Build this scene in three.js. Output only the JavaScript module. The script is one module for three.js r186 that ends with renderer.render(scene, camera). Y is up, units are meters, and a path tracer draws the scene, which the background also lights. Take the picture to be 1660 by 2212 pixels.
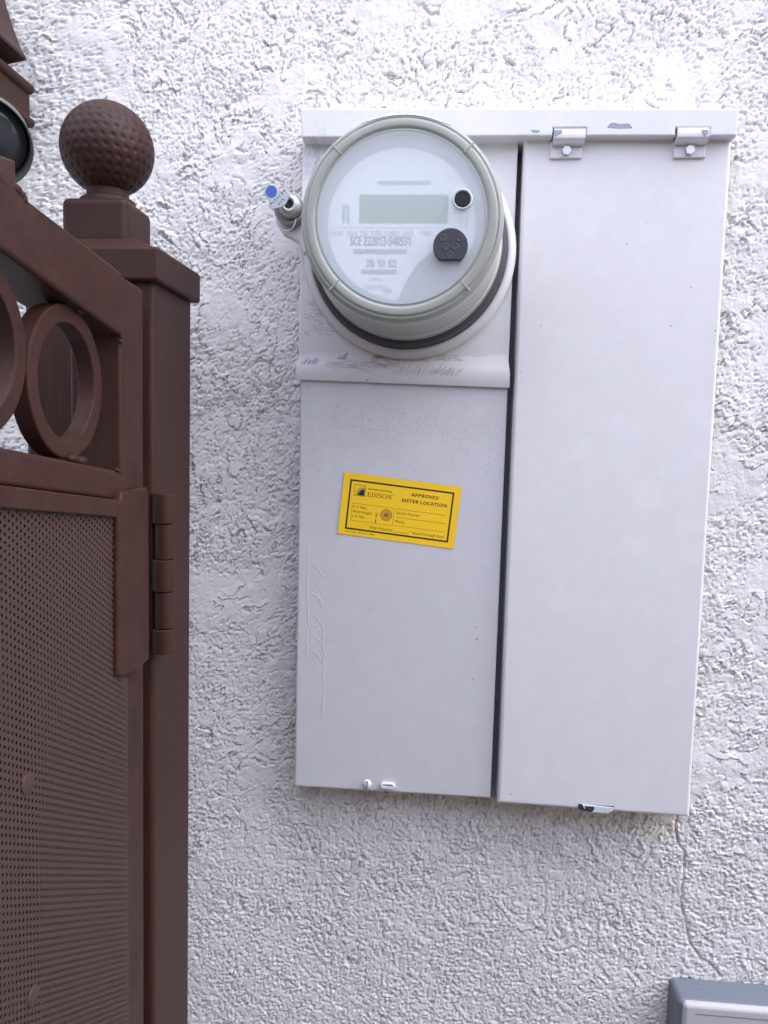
import * as THREE from 'three';
import { mergeGeometries, toCreasedNormals } from 'three/addons/utils/BufferGeometryUtils.js';
import { RoundedBoxGeometry } from 'three/addons/geometries/RoundedBoxGeometry.js';

// ───────── camera ─────────
const FOCAL = 1700, VW = 1660, VH = 2212;                 // the lens, in units of a 1660 x 2212 picture
const scene = new THREE.Scene();
const camera = new THREE.PerspectiveCamera(2 * Math.atan(VH / 2 / FOCAL) * 180 / Math.PI, VW / VH, 0.02, 200);
camera.position.set(-0.0582, 1.4502, 0.8138);
camera.rotation.set(-0.09107, 0.08348, 0.02652, 'YXZ');
camera.updateMatrixWorld(true);
scene.add(camera);

// ───────── sky: pale hazy daylight, the sun high behind the house ─────────
const sunDir = new THREE.Vector3(0.70, 0.90, -0.34).normalize();
{
  const W = 256, H = 128, d = new Float32Array(W * H * 4), v = new THREE.Vector3();
  for (let j = 0; j < H; j++) for (let i = 0; i < W; i++) {
    const phi = (i + .5) / W * 2 * Math.PI - Math.PI, th = ((j + .5) / H - .5) * Math.PI;
    v.set(Math.cos(th) * Math.cos(phi), Math.sin(th), Math.cos(th) * Math.sin(phi));
    const e = Math.max(0, v.y), g = Math.pow(1 - e, 2.2), c = Math.max(0, v.dot(sunDir));
    const glow = 1.6 * Math.pow(c, 2.5) + 2.8 * Math.pow(c, 12);
    const k = (j * W + i) * 4;
    d[k] = 0.40 + 0.17 * g + glow * .97; d[k + 1] = 0.44 + 0.15 * g + glow * .97; d[k + 2] = 0.595 + 0.07 * g + glow * 1.01; d[k + 3] = 1;
  }
  const t = new THREE.DataTexture(d, W, H, THREE.RGBAFormat, THREE.FloatType);
  t.mapping = THREE.EquirectangularReflectionMapping; t.magFilter = THREE.LinearFilter; t.minFilter = THREE.LinearFilter;
  t.wrapS = THREE.RepeatWrapping; t.needsUpdate = true;
  scene.background = t; scene.environment = t;
}
const sun = new THREE.DirectionalLight(0xfff2e0, 3);
sun.position.copy(sunDir).multiplyScalar(12); sun.castShadow = true;
sun.shadow.mapSize.set(2048, 2048);
Object.assign(sun.shadow.camera, { left: -4, right: 4, top: 5, bottom: -5, near: 0.5, far: 30 });
scene.add(sun, sun.target);
const renderer = new THREE.WebGLRenderer({ antialias: true });
renderer.toneMapping = THREE.LinearToneMapping;
renderer.toneMappingExposure = 3.7;
renderer.shadowMap.enabled = true;

// ───────── helpers ─────────
let seed = 7;
const rnd = () => { seed = (seed * 1664525 + 1013904223) >>> 0; return seed / 4294967296; };
const rr = (a, b) => a + (b - a) * rnd();
const V3 = (x, y, z) => new THREE.Vector3(x, y, z);
const clamp = (x, a, b) => Math.max(a, Math.min(b, x));
const sst = (a, b, x) => { const t = clamp((x - a) / (b - a), 0, 1); return t * t * (3 - 2 * t); };
const cp = camera.position;
const ray = (px, py) => V3((px - VW / 2) / FOCAL, -(py - VH / 2) / FOCAL, -1).applyQuaternion(camera.quaternion);
const onZ = (px, py, z) => { const d = ray(px, py); return d.multiplyScalar((z - cp.z) / d.z).add(cp); };
const onX = (px, py, x) => { const d = ray(px, py); return d.multiplyScalar((x - cp.x) / d.x).add(cp); };
// gradient noise
const PERM = new Uint8Array(512); { const p = []; for (let i = 0; i < 256; i++) p.push(i); for (let i = 255; i > 0; i--) { const j = Math.floor(rnd() * (i + 1)); [p[i], p[j]] = [p[j], p[i]]; } for (let i = 0; i < 512; i++) PERM[i] = p[i & 255]; }
const GX = new Float32Array(256), GY = new Float32Array(256); for (let i = 0; i < 256; i++) { const a = i / 256 * Math.PI * 2; GX[i] = Math.cos(a); GY[i] = Math.sin(a); }
function noise(x, y) {
  const xi = Math.floor(x), yi = Math.floor(y), fx = x - xi, fy = y - yi, X = xi & 255, Y = yi & 255;
  const u = fx * fx * fx * (fx * (fx * 6 - 15) + 10), w = fy * fy * fy * (fy * (fy * 6 - 15) + 10);
  const a = PERM[PERM[X] + Y], b = PERM[PERM[X + 1] + Y], c = PERM[PERM[X] + Y + 1], e = PERM[PERM[X + 1] + Y + 1];
  const n0 = GX[a] * fx + GY[a] * fy, n1 = GX[b] * (fx - 1) + GY[b] * fy, n2 = GX[c] * fx + GY[c] * (fy - 1), n3 = GX[e] * (fx - 1) + GY[e] * (fy - 1);
  return 1.5 * (n0 + u * (n1 - n0) + w * (n2 + u * (n3 - n2) - n0 - u * (n1 - n0)));
}
function mesh(name, geo, mat, parent = scene) { const m = new THREE.Mesh(geo, mat); m.name = name; m.castShadow = m.receiveShadow = true; parent.add(m); return m; }
function tag(o, label, category, group) { o.userData.label = label; o.userData.category = category; if (group) o.userData.group = group; return o; }
function thing(name, label, category, group) { const g = new THREE.Group(); g.name = name; scene.add(g); return tag(g, label, category, group); }
const box = (w, h, d, x = 0, y = 0, z = 0, r = 0) => { const g = r ? new RoundedBoxGeometry(w, h, d, 2, r) : new THREE.BoxGeometry(w, h, d); g.translate(x, y, z); return g; };
// a slab with rounded edges: outline (x, y) points, back plane z0, front plane z1
function slab(pts, z0, z1, bev = 0.001, seg = 2, holes = []) {
  const s = new THREE.Shape(pts.map(p => new THREE.Vector2(p.x, p.y)));
  for (const h of holes) s.holes.push(new THREE.Path(h.map(p => new THREE.Vector2(p.x, p.y))));
  const b = Math.min(bev, (z1 - z0) * .45);
  const g = new THREE.ExtrudeGeometry(s, { depth: z1 - z0 - 2 * b, bevelEnabled: b > 0, bevelThickness: b, bevelSize: b, bevelOffset: -b, bevelSegments: seg, curveSegments: 24 });
  g.translate(0, 0, z0 + b); return g;
}
const pz = (list, z) => list.map(([x, y]) => onZ(x, y, z));
// a slab whose face lies in a plane x = const (outline given as world points), x0 (far) to x1 (near the eye)
function slabX(pts, x0, x1, bev = 0.001, seg = 2) {
  const g = slab(pts.map(p => ({ x: -p.z, y: p.y })), 0, x1 - x0, bev, seg);
  g.rotateY(Math.PI / 2); g.translate(x0, 0, 0); return g;
}
const lathe = (prof, n = 96) => new THREE.LatheGeometry(prof.map(([r, h]) => new THREE.Vector2(r, h)), n);
const latheZ = (prof, c, n = 96) => { const g = lathe(prof, n); g.rotateX(Math.PI / 2); g.translate(c.x, c.y, 0); return g; };
const circlePts = (cx, cy, r, n = 24) => Array.from({ length: n }, (_, i) => ({ x: cx + r * Math.cos(i / n * 2 * Math.PI), y: cy + r * Math.sin(i / n * 2 * Math.PI) }));
function planarUV(g, x0, y0, x1, y1) { const p = g.attributes.position, uv = new Float32Array(p.count * 2); for (let i = 0; i < p.count; i++) { uv[2 * i] = (p.getX(i) - x0) / (x1 - x0); uv[2 * i + 1] = (p.getY(i) - y0) / (y1 - y0); } g.setAttribute('uv', new THREE.BufferAttribute(uv, 2)); return g; }
function noiseTex(n, f, srgb = false) { // tileable grain
  const d = new Uint8Array(n * n * 4); for (let j = 0; j < n; j++) for (let i = 0; i < n; i++) { const v = clamp(f(i, j, n), 0, 255); const k = (j * n + i) * 4; d[k] = d[k + 1] = d[k + 2] = v; d[k + 3] = 255; }
  const t = new THREE.DataTexture(d, n, n); t.magFilter = THREE.LinearFilter; t.minFilter = THREE.LinearMipmapLinearFilter; t.generateMipmaps = true; t.wrapS = t.wrapT = THREE.RepeatWrapping; if (srgb) t.colorSpace = THREE.SRGBColorSpace; t.needsUpdate = true; return t;
}
const tn = (x, y, p) => { const a = x / p, b = y / p; return noise(x, y) * (1 - a) * (1 - b) + noise(x - p, y) * a * (1 - b) + noise(x, y - p) * (1 - a) * b + noise(x - p, y - p) * a * b; };
const canvas = (w, h) => { const c = document.createElement('canvas'); c.width = w; c.height = h; return [c, c.getContext('2d')]; };
const canvasTex = (c, srgb = true) => { const t = new THREE.CanvasTexture(c); if (srgb) t.colorSpace = THREE.SRGBColorSpace; t.magFilter = THREE.LinearFilter; t.minFilter = THREE.LinearMipmapLinearFilter; t.needsUpdate = true; return t; };
const lin = (r, g, b) => new THREE.Color().setRGB(r, g, b);
const mat = (o) => new THREE.MeshStandardMaterial(o), phys = (o) => new THREE.MeshPhysicalMaterial(o);

// ───────── the stucco house wall ─────────
const crack = [[1472, 1762], [1466, 1800], [1474, 1838], [1486, 1852], [1484, 1905], [1478, 1960], [1488, 2008], [1500, 2056], [1520, 2084], [1546, 2100], [1566, 2126]].map(([x, y]) => onZ(x, y, 0));
const WALL_BACK = .012;
const segDist = (x, y, a, b) => { const dx = b.x - a.x, dy = b.y - a.y, t = clamp(((x - a.x) * dx + (y - a.y) * dy) / (dx * dx + dy * dy), 0, 1); return Math.hypot(x - a.x - t * dx, y - a.y - t * dy); };
const panelL = onZ(645, 900, 0).x, panelR = onZ(1572, 600, 0).x, panelT = onZ(900, 233, .02).y, panelB = onZ(900, 1715, .02).y;
function stuccoParts(x, y) {
  // overlapping flakes of the wet coat: sharp ragged lips that rise on one side and slope away on the other
  const wx = x + .006 * noise(x * 55 + 9, y * 55) + .0030 * noise(x * 170, y * 170 + 5) + .0014 * noise(x * 420, y * 420), wy = y + .006 * noise(x * 55, y * 55 + 31) + .0030 * noise(x * 170 + 7, y * 170) + .0014 * noise(x * 420 + 4, y * 420);
  const n = noise(wx * 15 + 3, wy * 18) + .5 * noise(wx * 37, wy * 40 + 8), t = n * 2.6 + 40, f = t - Math.floor(t);
  const saw = sst(0, .07, f) - f;
  const m = sst(-.30, .30, noise(x * 19 + 70, y * 19 + 3) + .7 * noise(x * 60, y * 60 + 60)) * (.45 + .55 * sst(.8, 1.1, y));
  const groove = Math.exp(-(((1 - f) / .048) ** 2));
  const n2 = noise(wx * 44 + 50, wy * 44 + 20) + .45 * noise(wx * 100 + 1, wy * 100 + 40), t2 = n2 * 2.6 + 40.3, f2 = t2 - Math.floor(t2), saw2 = sst(0, .11, f2) - f2;
  const m2 = sst(.0, .5, noise(x * 30 + 7, y * 30 + 43) + .5 * noise(x * 90 + 2, y * 90)) * (1 - .45 * sst(1.35, 1.75, y));
  const smooth = sst(.16, .36, noise(wx * 13 + 31, wy * 13 + 77) + .4 * noise(wx * 40 + 5, wy * 40)) * sst(.85, 1.15, y);   // trowelled flat
  const g1 = noise(x * 140, y * 125), g2 = noise(x * 330 + 11, y * 310 + .4 * g1), g3 = noise(x * 590 + 2, y * 590 + 3), g4 = noise(x * 210 + 40, y * 190 + 9), g5 = noise(x * 75 + 14, y * 75);
  const groove2 = Math.exp(-(((1 - f2) / .08) ** 2));
  return { saw, m, saw2, m2, smooth, g1, g2, g3, g4, g5, groove, groove2 };
}
function stucco(x, y) {
  const s = stuccoParts(x, y);
  const low = sst(1.14, .96, y), rough = .55 + .45 * sst(-.3, .4, s.g5) + .08 * low;
  const pit = sst(.33, .55, s.g4) + .8 * sst(.34, .55, -s.g2), pit2 = sst(.36, .55, s.g3);
  const grain = (.00035 * s.g1 + .00052 * s.g2 + .00046 * s.g3) * rough - .0017 * pit * rough - .0007 * pit2 * low;
  let h = grain * (1 - .78 * s.smooth) + s.m * (.0015 * s.saw - .0040 * s.groove) * (1 - .25 * s.smooth) + s.m2 * (.0006 * s.saw2 - .0026 * s.groove2) * (1 - .85 * s.smooth) + .0004 * s.smooth - WALL_BACK;
  // caulk smoothed against the left side of the panel
  h += .0012 * noise(x * 7, y * 9) + .00035 * noise(x * 120 + 6, y * 60);
  if (x > .13 && y < panelB + .05) { let d = 1; for (let i = 1; i < crack.length; i++) d = Math.min(d, segDist(x, y, crack[i - 1], crack[i])); d += .0006 * noise(x * 500, y * 500); if (d < .003) h -= .0048 * Math.exp(-((d / .00095) ** 2)) * (.45 + .55 * sst(-.4, .2, noise(x * 90, y * 90 + 5))); }
  return h;
}
{
  const axis = (...k) => { const o = []; for (let i = 0; i + 2 < k.length; i += 2) for (let v = k[i]; v < k[i + 2] - k[i + 1] * .4; v += k[i + 1]) o.push(v); o.push(k[k.length - 1]); return o; };   // edge, step, edge, step ... edge
  const X = axis(-2.2, .05, -.62, .0018, -.405, .001, .32, .004, .40, .06, 7.5), Y = axis(0, .05, .66, .003, .755, .001, 1.90, .003, 2.0, .06, 7.0);
  const hid = (x, y) => x > panelL + .03 && x < panelR - .05 && y > panelB + .03 && y < panelT - .05;    // inside the recess of the panel
  const nx = X.length, ny = Y.length, pos = new Float32Array(nx * ny * 3), col = new Float32Array(nx * ny * 3), uv = new Float32Array(nx * ny * 2), idx = new Uint32Array((nx - 1) * (ny - 1) * 6);
  for (let j = 0; j < ny; j++) for (let i = 0; i < nx; i++) {
    const k = j * nx + i, x = X[i], y = Y[j];
    pos[3 * k] = x; pos[3 * k + 1] = y; pos[3 * k + 2] = stucco(x, y);
    uv[2 * k] = x; uv[2 * k + 1] = y;
    const m = 1 + .035 * noise(x * 9, y * 9) + .03 * noise(x * 60, y * 60);
    // bare tan stucco where the paint brush stopped short under and beside the meter panel
    const slope = panelB - .028 * (x - panelL) / .4;
    const rag = .006 * noise(x * 70, y * 70) + .004 * noise(x * 220, y * 220);
    let tan = (x > panelL - .005 && x < panelR - .01) ? sst(.020, .010, slope - y + rag) * sst(-.03, -.02, slope - y) : 0;
    tan = Math.max(tan, (y < panelT && y > panelB ? 1 : 0) * sst(.010, .004, Math.abs(x - (panelR - (panelT - y) * .006)) + rag) * .6);
    tan *= .55 + .3 * noise(x * 130, y * 130);
    tan = clamp(tan, 0, 1);
    col[3 * k] = m * (.772 - .02 * tan); col[3 * k + 1] = m * (.748 - .07 * tan); col[3 * k + 2] = m * (.728 - .19 * tan);
  }
  let q = 0; for (let j = 0; j < ny - 1; j++) for (let i = 0; i < nx - 1; i++) { if (hid(X[i], Y[j])) continue; const a = j * nx + i, b = a + 1, c = a + nx, d = c + 1; idx[q++] = a; idx[q++] = b; idx[q++] = d; idx[q++] = a; idx[q++] = d; idx[q++] = c; }
  const g = new THREE.BufferGeometry(); g.setAttribute('position', new THREE.BufferAttribute(pos, 3)); g.setAttribute('color', new THREE.BufferAttribute(col, 3)); g.setAttribute('uv', new THREE.BufferAttribute(uv, 2)); g.setIndex(new THREE.BufferAttribute(idx.slice(0, q), 1)); console.log('wall triangles', q / 3); g.computeVertexNormals();
  const bump = noiseTex(512, (i, j, n) => 128 + 70 * tn(i / 4, j / 4, n / 4) + 60 * tn(i / 9, j / 9, n / 9)); bump.repeat.set(5, 5);
  const w = mesh('house_wall', g, mat({ vertexColors: true, roughness: .95, bumpMap: bump, bumpScale: .0005 }));
  const core = mesh('wall_core', box(9.6, 7.0, .18, 2.65, 3.5, -.112), mat({ color: lin(.5, .48, .46), roughness: 1 }), w);
  core.userData.label = 'solid wall behind the stucco coat';
  tag(w, 'white painted rough stucco wall with a crack below the meter panel', 'wall');
}
// ground, and an unseen block wall added to shade the lower house wall
{
  const concrete = noiseTex(256, (i, j, n) => 150 + 40 * tn(i / 3, j / 3, n / 3) + 40 * tn(i / 32, j / 32, n / 32), true);
  concrete.repeat.set(1, 1);
  const g = new THREE.PlaneGeometry(120, 120); g.rotateX(-Math.PI / 2); const uv = g.attributes.uv; for (let i = 0; i < uv.count; i++) uv.setXY(i, uv.getX(i) * 60, uv.getY(i) * 60);
  const gr = mesh('ground', g, mat({ color: lin(.55, .53, .52), map: concrete, roughness: .95 })); gr.userData.kind = 'structure';
  const blk = thing('added_shade_wall', 'unseen grey block wall added to shade the lower house wall', 'wall');
  mesh('wall_body', box(9, 2.02, .15, .5, 1.01, 1.75, .004), mat({ color: lin(.30, .28, .27), roughness: .95, bumpMap: concrete, bumpScale: .002 }), blk);
  mesh('coping', box(9, .05, .20, .5, 2.046, 1.75, .01), mat({ color: lin(.34, .32, .31), roughness: .95 }), blk);
}

// ───────── painted meter panel ─────────
const PX0 = -.245, PX1 = .215, PY0 = 1.04, PY1 = 1.79, TS = 2100;      // area covered by the paint wear maps
const TW = Math.round((PX1 - PX0) * TS), THh = Math.round((PY1 - PY0) * TS);
const [wearC, wear] = canvas(TW, THh), [reliefC, relief] = canvas(TW, THh);
{
  wear.fillStyle = 'rgb(220,217,217)'; wear.fillRect(0, 0, TW, THh);
  relief.fillStyle = 'rgb(128,128,128)'; relief.fillRect(0, 0, TW, THh);
  const at = (px, py) => { const p = onZ(px, py, .032); return [(p.x - PX0) * TS, (PY1 - p.y) * TS]; };
  // fine mottling of old brushed paint
  for (let i = 0; i < 5200; i++) { const x = rnd() * TW, y = rnd() * THh, r = rr(3, 26); wear.fillStyle = rnd() < .5 ? 'rgba(200,198,203,0.045)' : 'rgba(236,232,232,0.05)'; wear.beginPath(); wear.ellipse(x, y, r, r * rr(.5, 1.6), rr(0, 3), 0, 7); wear.fill(); }
  for (let i = 0; i < 9000; i++) { const x = rnd() * TW, y = rnd() * THh; relief.fillStyle = `rgba(${rnd() < .5 ? '95,95,95' : '165,165,165'},${rr(.05, .16)})`; relief.fillRect(x, y, rr(1.5, 5), rr(1.5, 5)); }
  for (let i = 0; i < 700; i++) { const x = rnd() * TW, y = rnd() * THh; relief.strokeStyle = `rgba(150,150,150,${rr(.04, .12)})`; relief.lineWidth = rr(1, 3); relief.beginPath(); relief.moveTo(x, y); relief.lineTo(x + rr(-6, 6), y + rr(20, 120)); relief.stroke(); }
  for (let i = 0; i < 420; i++) { const x = rnd() * TW, y = rnd() * THh, r = rr(20, 90); relief.fillStyle = `rgba(${rnd() < .5 ? '110,110,110' : '146,146,146'},.10)`; relief.beginPath(); relief.ellipse(x, y, r * .5, r * rr(.7, 2.4), rr(-.2, .2), 0, 7); relief.fill(); }
  const dash = (px, py, l, a, w, c) => { const [x, y] = at(px, py); wear.strokeStyle = c; wear.lineWidth = w; wear.beginPath(); wear.moveTo(x, y); wear.quadraticCurveTo(x + Math.cos(a) * l * .5 + rr(-1, 1), y + Math.sin(a) * l * .5 + rr(-1, 1), x + Math.cos(a) * l, y + Math.sin(a) * l); wear.stroke(); };
  const cl = (px, py, sx, sy, n, c, l0 = 1, l1 = 4) => { for (let i = 0; i < n; i++) { const gx = (rnd() + rnd() + rnd() - 1.5) * 1.3, gy = (rnd() + rnd() + rnd() - 1.5) * 1.3; dash(px + gx * sx, py + gy * sy, rr(l0, l1), rr(.6, 1.9), rr(.7, 1.7), c); } };
  // peppered scuffs on the lower cover and dust marks
  cl(760, 905, 85, 35, 240, 'rgba(135,135,150,0.40)'); cl(830, 920, 60, 34, 150, 'rgba(135,135,150,0.38)'); cl(980, 920, 60, 40, 150, 'rgba(135,135,150,0.35)'); cl(800, 985, 150, 46, 200, 'rgba(135,135,150,0.30)'); cl(690, 1000, 40, 60, 130, 'rgba(130,130,145,0.35)');
  cl(1040, 960, 45, 60, 110, 'rgba(130,130,145,0.35)'); cl(860, 1060, 180, 60, 160, 'rgba(130,130,145,0.28)'); cl(860, 1600, 200, 120, 90, 'rgba(120,120,135,0.3)');
  cl(1400, 480, 110, 90, 70, 'rgba(130,130,145,0.30)', 1, 3); cl(1350, 1000, 180, 600, 90, 'rgba(110,110,125,0.35)', 1, 3); cl(700, 330, 20, 40, 60, 'rgba(140,142,160,0.4)', 4, 14);
  // pencil-like scratches on the flange
  for (let i = 0; i < 30; i++) dash(850 + i * 4.2 + rr(-2, 2), 806 + i * .25 + rr(-3, 3), rr(12, 26), -1.0 + rr(-.25, .25), rr(.8, 2), 'rgba(140,138,150,0.40)');
  for (let i = 0; i < 46; i++) dash(925 + rr(0, 70), 808 + rr(-5, 4), rr(6, 16), -.8 + rr(-.3, .3), rr(.8, 1.6), 'rgba(145,142,154,0.32)');
  for (let i = 0; i < 60; i++) dash(700 + rr(0, 140), 786 + rr(-5, 8), rr(10, 40), rr(-.1, .35), rr(.7, 1.8), 'rgba(140,138,148,0.38)');
  for (let i = 0; i < 40; i++) dash(650 + rr(0, 34), 786 + rr(-6, 4), rr(4, 12), -1 + rr(-.4, .4), rr(.8, 1.8), 'rgba(125,128,148,0.5)');
  for (let i = 0; i < 90; i++) dash(656 + rr(0, 60), 640 + rr(0, 80), rr(6, 22), .3 + rr(-.3, .3), rr(.8, 2.4), 'rgba(140,142,158,0.32)');
  for (let i = 0; i < 60; i++) dash(660 + rr(0, 34), 310 + rr(0, 70), rr(8, 26), 2.2 + rr(-.3, .3), rr(1, 3), 'rgba(165,168,190,0.33)');
  // brown grime under the meter ring
  for (let i = 0; i < 150; i++) dash(800 + rr(0, 190), 772 + rr(-6, 7), rr(4, 18), rr(-.2, .3), rr(.8, 2.2), 'rgba(140,124,104,0.26)');
  for (let i = 0; i < 90; i++) dash(730 + rr(0, 22), 768 + rr(-7, 8), rr(1, 4), rr(0, 3), rr(.8, 1.6), 'rgba(120,110,105,0.5)');
  // single specks and knocks
  for (const [px, py, r] of [[794, 822, 5], [663, 836, 3], [1447, 706, 3.4], [1167, 705, 2.4], [1125, 806, 2], [1543, 716, 4], [1030, 1383, 5], [1029, 1357, 4], [1103, 1712, 3], [1352, 529, 2.6], [1725 * .864, 623, 2.6], [801, 1318, 2], [1075 * .95, 1470, 3]]) { const [x, y] = at(px, py); wear.fillStyle = 'rgba(110,106,112,0.55)'; wear.beginPath(); wear.ellipse(x, y, r * .28 + .6, r * .42 + .6, rr(0, 3), 0, 7); wear.fill(); relief.fillStyle = 'rgba(80,80,80,.7)'; relief.beginPath(); relief.arc(x, y, r * .6 + .6, 0, 7); relief.fill(); }
  // runs and wrinkles in the thick paint of the lower cover's left edge
  const run = (pts, w, c) => { relief.strokeStyle = c; relief.lineWidth = w; relief.lineJoin = 'round'; relief.beginPath(); pts.forEach(([px, py], i) => { const [x, y] = at(px, py); i ? relief.lineTo(x, y) : relief.moveTo(x, y); }); relief.stroke(); };
  const wig = (x, y0, y1, n, a) => Array.from({ length: n }, (_, i) => [x + rr(-a, a), y0 + (y1 - y0) * i / (n - 1)]);
  for (const [w, c] of [[5, 'rgba(160,160,160,.5)'], [2.6, 'rgba(205,205,205,.7)'], [1.2, 'rgba(235,235,235,.8)']]) { const s0 = seed; seed = 99; for (const [x, y0, y1] of [[664, 1178, 1236], [663, 1244, 1300], [665, 1308, 1352], [662, 1360, 1424]]) run(wig(x, y0, y1, 12, 1.6), w * .7, c); for (const [x, y0, y1] of [[697, 1345, 1388], [699, 1392, 1446], [698, 1450, 1490], [697, 1500, 1548]]) run(wig(x, y0, y1, 11, 2.2), w, c); for (const y of [1222, 1262, 1285, 1330, 1352, 1376, 1410]) run([[666 + rr(0, 6), y + 12], [674, y + rr(-4, 2)], [684, y + rr(0, 6)], [691, y + rr(9, 18)], [696 + rr(0, 4), y + rr(20, 40)]].slice(rnd() < .5 ? 1 : 0), w * rr(.4, .8), c); seed = s0; }
  for (let k = 0; k < 26; k++) { const x = rr(1110, 1520), y = rr(420, 1700); run([[x, y], [x + rr(-1, 1), y + rr(8, 30)]], rr(1.5, 3), 'rgba(180,180,180,.5)'); }
  // paint knocked off to the blue-grey metal at the hood lip and round the hinges
  const chip = (pts) => { wear.fillStyle = 'rgb(150,156,176)'; wear.strokeStyle = 'rgb(120,112,108)'; wear.lineWidth = 1.2; wear.beginPath(); pts.forEach(([px, py], i) => { const [x, y] = at(px, py); i ? wear.lineTo(x, y) : wear.moveTo(x, y); }); wear.closePath(); wear.fill(); wear.stroke(); };
  chip([[1306, 290], [1312, 282], [1320, 281], [1332, 284], [1343, 283], [1351, 283], [1357, 291], [1330, 292]]);
  chip([[1190, 300], [1194, 298], [1195, 318], [1192, 342], [1188, 330]]); chip([[1457, 298], [1463, 296], [1463, 310], [1459, 332], [1456, 320]]);
  chip([[1145, 296], [1162, 297], [1158, 301], [1148, 300]]);
}
const wearTex = canvasTex(wearC), reliefTex = canvasTex(reliefC, false);
const paint = mat({ map: wearTex, bumpMap: reliefTex, bumpScale: .0007, roughness: .5 });
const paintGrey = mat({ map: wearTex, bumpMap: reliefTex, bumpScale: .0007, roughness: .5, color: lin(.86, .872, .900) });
const paintPlain = mat({ color: lin(.69, .67, .69), roughness: .55 });
const boxGrey = mat({ color: lin(.20, .22, .27), roughness: .6 });
const zinc = mat({ color: lin(.62, .62, .62), metalness: .7, roughness: .42 });
const blackPlastic = mat({ color: lin(.035, .036, .042), roughness: .55 });
const puv = g => planarUV(g, PX0, PY0, PX1, PY1);
const panel = thing('meter_panel', 'white painted steel electrical meter panel with a hinged door on the stucco wall', 'meter panel');
{
  mesh('back_box', slab(pz([[655, 296], [1577, 296], [1482, 1752], [640, 1694]], .004), -.03, .004, .001), boxGrey, panel);
  // hood with two slots for the door hinges
  const hood = pz([[648, 233], [1598, 234], [1592, 293]], .048).concat(pz([[1534, 293], [1534, 276], [1460, 276], [1460, 293], [1267, 293], [1267, 276], [1195, 276], [1195, 293.5], [1128, 293.5], [652, 297]], .048));
  mesh('hood', puv(slab(hood, -.014, .048, .0016, 3)), paint, panel);
  mesh('meter_cover', puv(slab(pz([[654, 292], [1121, 290], [1099, 792], [645, 792]], .030), -.012, .030, .0018, 3)), paint, panel);
  const rows = [[648, 760, 1098, 766, .0299], [647, 770, 1098, 774, .0303], [645, 777, 1099, 781, .0312], [643, 783, 1100, 788, .0322], [641, 789, 1101, 796, .0328], [640.5, 800, 1102, 808, .0330], [640, 818, 1101, 836, .0331], [640, 819.6, 1101, 837.6, .0328], [640, 820, 1101, 838, .0319], [640, 820, 1101, 838, .0200]], FP = [], FI = [], FN = 40;
  rows.forEach(([ax, ay, bx, by, z], j) => { for (let i = 0; i <= FN; i++) { const t = i / FN, p = onZ(ax + (bx - ax) * t, ay + (by - ay) * t, z), w = j > 1 && j < 6 ? .0004 * noise(p.x * 60, j * .4) : 0; FP.push(p.x, p.y + w, z + (j < 6 ? .0003 * noise(p.x * 40 + 5, p.y * 60) : 0)); if (i < FN && j < rows.length - 1) { const k = j * (FN + 1) + i; FI.push(k, k + FN + 1, k + 1, k + 1, k + FN + 1, k + FN + 2); } } });
  const flg = new THREE.BufferGeometry(); flg.setAttribute('position', new THREE.Float32BufferAttribute(FP, 3)); flg.setIndex(FI); flg.computeVertexNormals();
  const fl = mesh('cover_flange', puv(toCreasedNormals(flg, .9)), paint, panel);
  fl.userData.label = 'scratched lower flange of the meter cover';
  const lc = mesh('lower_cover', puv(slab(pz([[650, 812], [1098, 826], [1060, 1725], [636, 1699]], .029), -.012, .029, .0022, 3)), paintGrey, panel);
  // slotted screw and sealing loop at the foot of the lower cover
  const sc = onZ(793, 1696, .031), sg = new THREE.SphereGeometry(.0048, 24, 12, 0, 7, 0, Math.PI / 2); sg.rotateX(Math.PI / 2); sg.scale(1, 1.1, .7); sg.translate(sc.x, sc.y, .0288);
  const scr = mesh('cover_screw', sg, paintPlain, panel); mesh('screw_slot', box(.0011, .0095, .0012, sc.x + .0004, sc.y, .0320), boxGrey, scr);
  const lp = onZ(838, 1697, .031), w = .0065, h = .0025, rounded = (cx, cy, a, b) => { const o = []; for (let i = 0; i < 24; i++) { const t = i / 24 * 2 * Math.PI; o.push({ x: cx + Math.sign(Math.cos(t)) * (a - b) + b * Math.cos(t), y: cy + b * Math.sin(t) }); } return o; };
  mesh('sealing_loop', slab(rounded(lp.x, lp.y - .0002, w + .0012, h + .0006), .028, .0335, .0008, 2, [rounded(lp.x, lp.y + .0012, w - .0016, .0009)]), paintPlain, panel);
  mesh('loop_slot', box(.0098, .0017, .001, lp.x, lp.y + .0012, .0296), mat({ color: lin(.02, .02, .025), roughness: .8 }), panel);
  const door = mesh('door', puv(slab(pz([[1133, 293], [1583, 291], [1490, 1766], [1282, 1750.5], [1328, 1757], [1075, 1735]].filter((_, i) => i < 3 || i === 5), .036), -.010, .036, .0034, 4)), paint, panel);
  door.userData.label = 'tall blank painted door hung from two hinges';
  // hinges: rolled knuckle, leaf, hexagon bolt
  for (const [dx, dy, s] of [[0, 0, 0], [267, -1, 1]]) {
    const leaf = pz([[1190 + dx, 306 + dy], [1258 + dx, 304 + dy], [1257 + dx, 341 + dy], [1189 + dx, 342 + dy]], .039);
    const hg = mesh('hinge', slab(leaf, .0355, .0392, .0008), paintPlain, panel);
    const a = onZ(1197 + dx, 290 + dy, .048), b = onZ(1265 + dx, 290 + dy, .048), L = b.x - a.x;
    const prof = []; const R0 = .0078, yT = onZ(1200, 277.5 + dy, .048).y, yM = onZ(1200, 299 + dy, .048).y;
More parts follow.
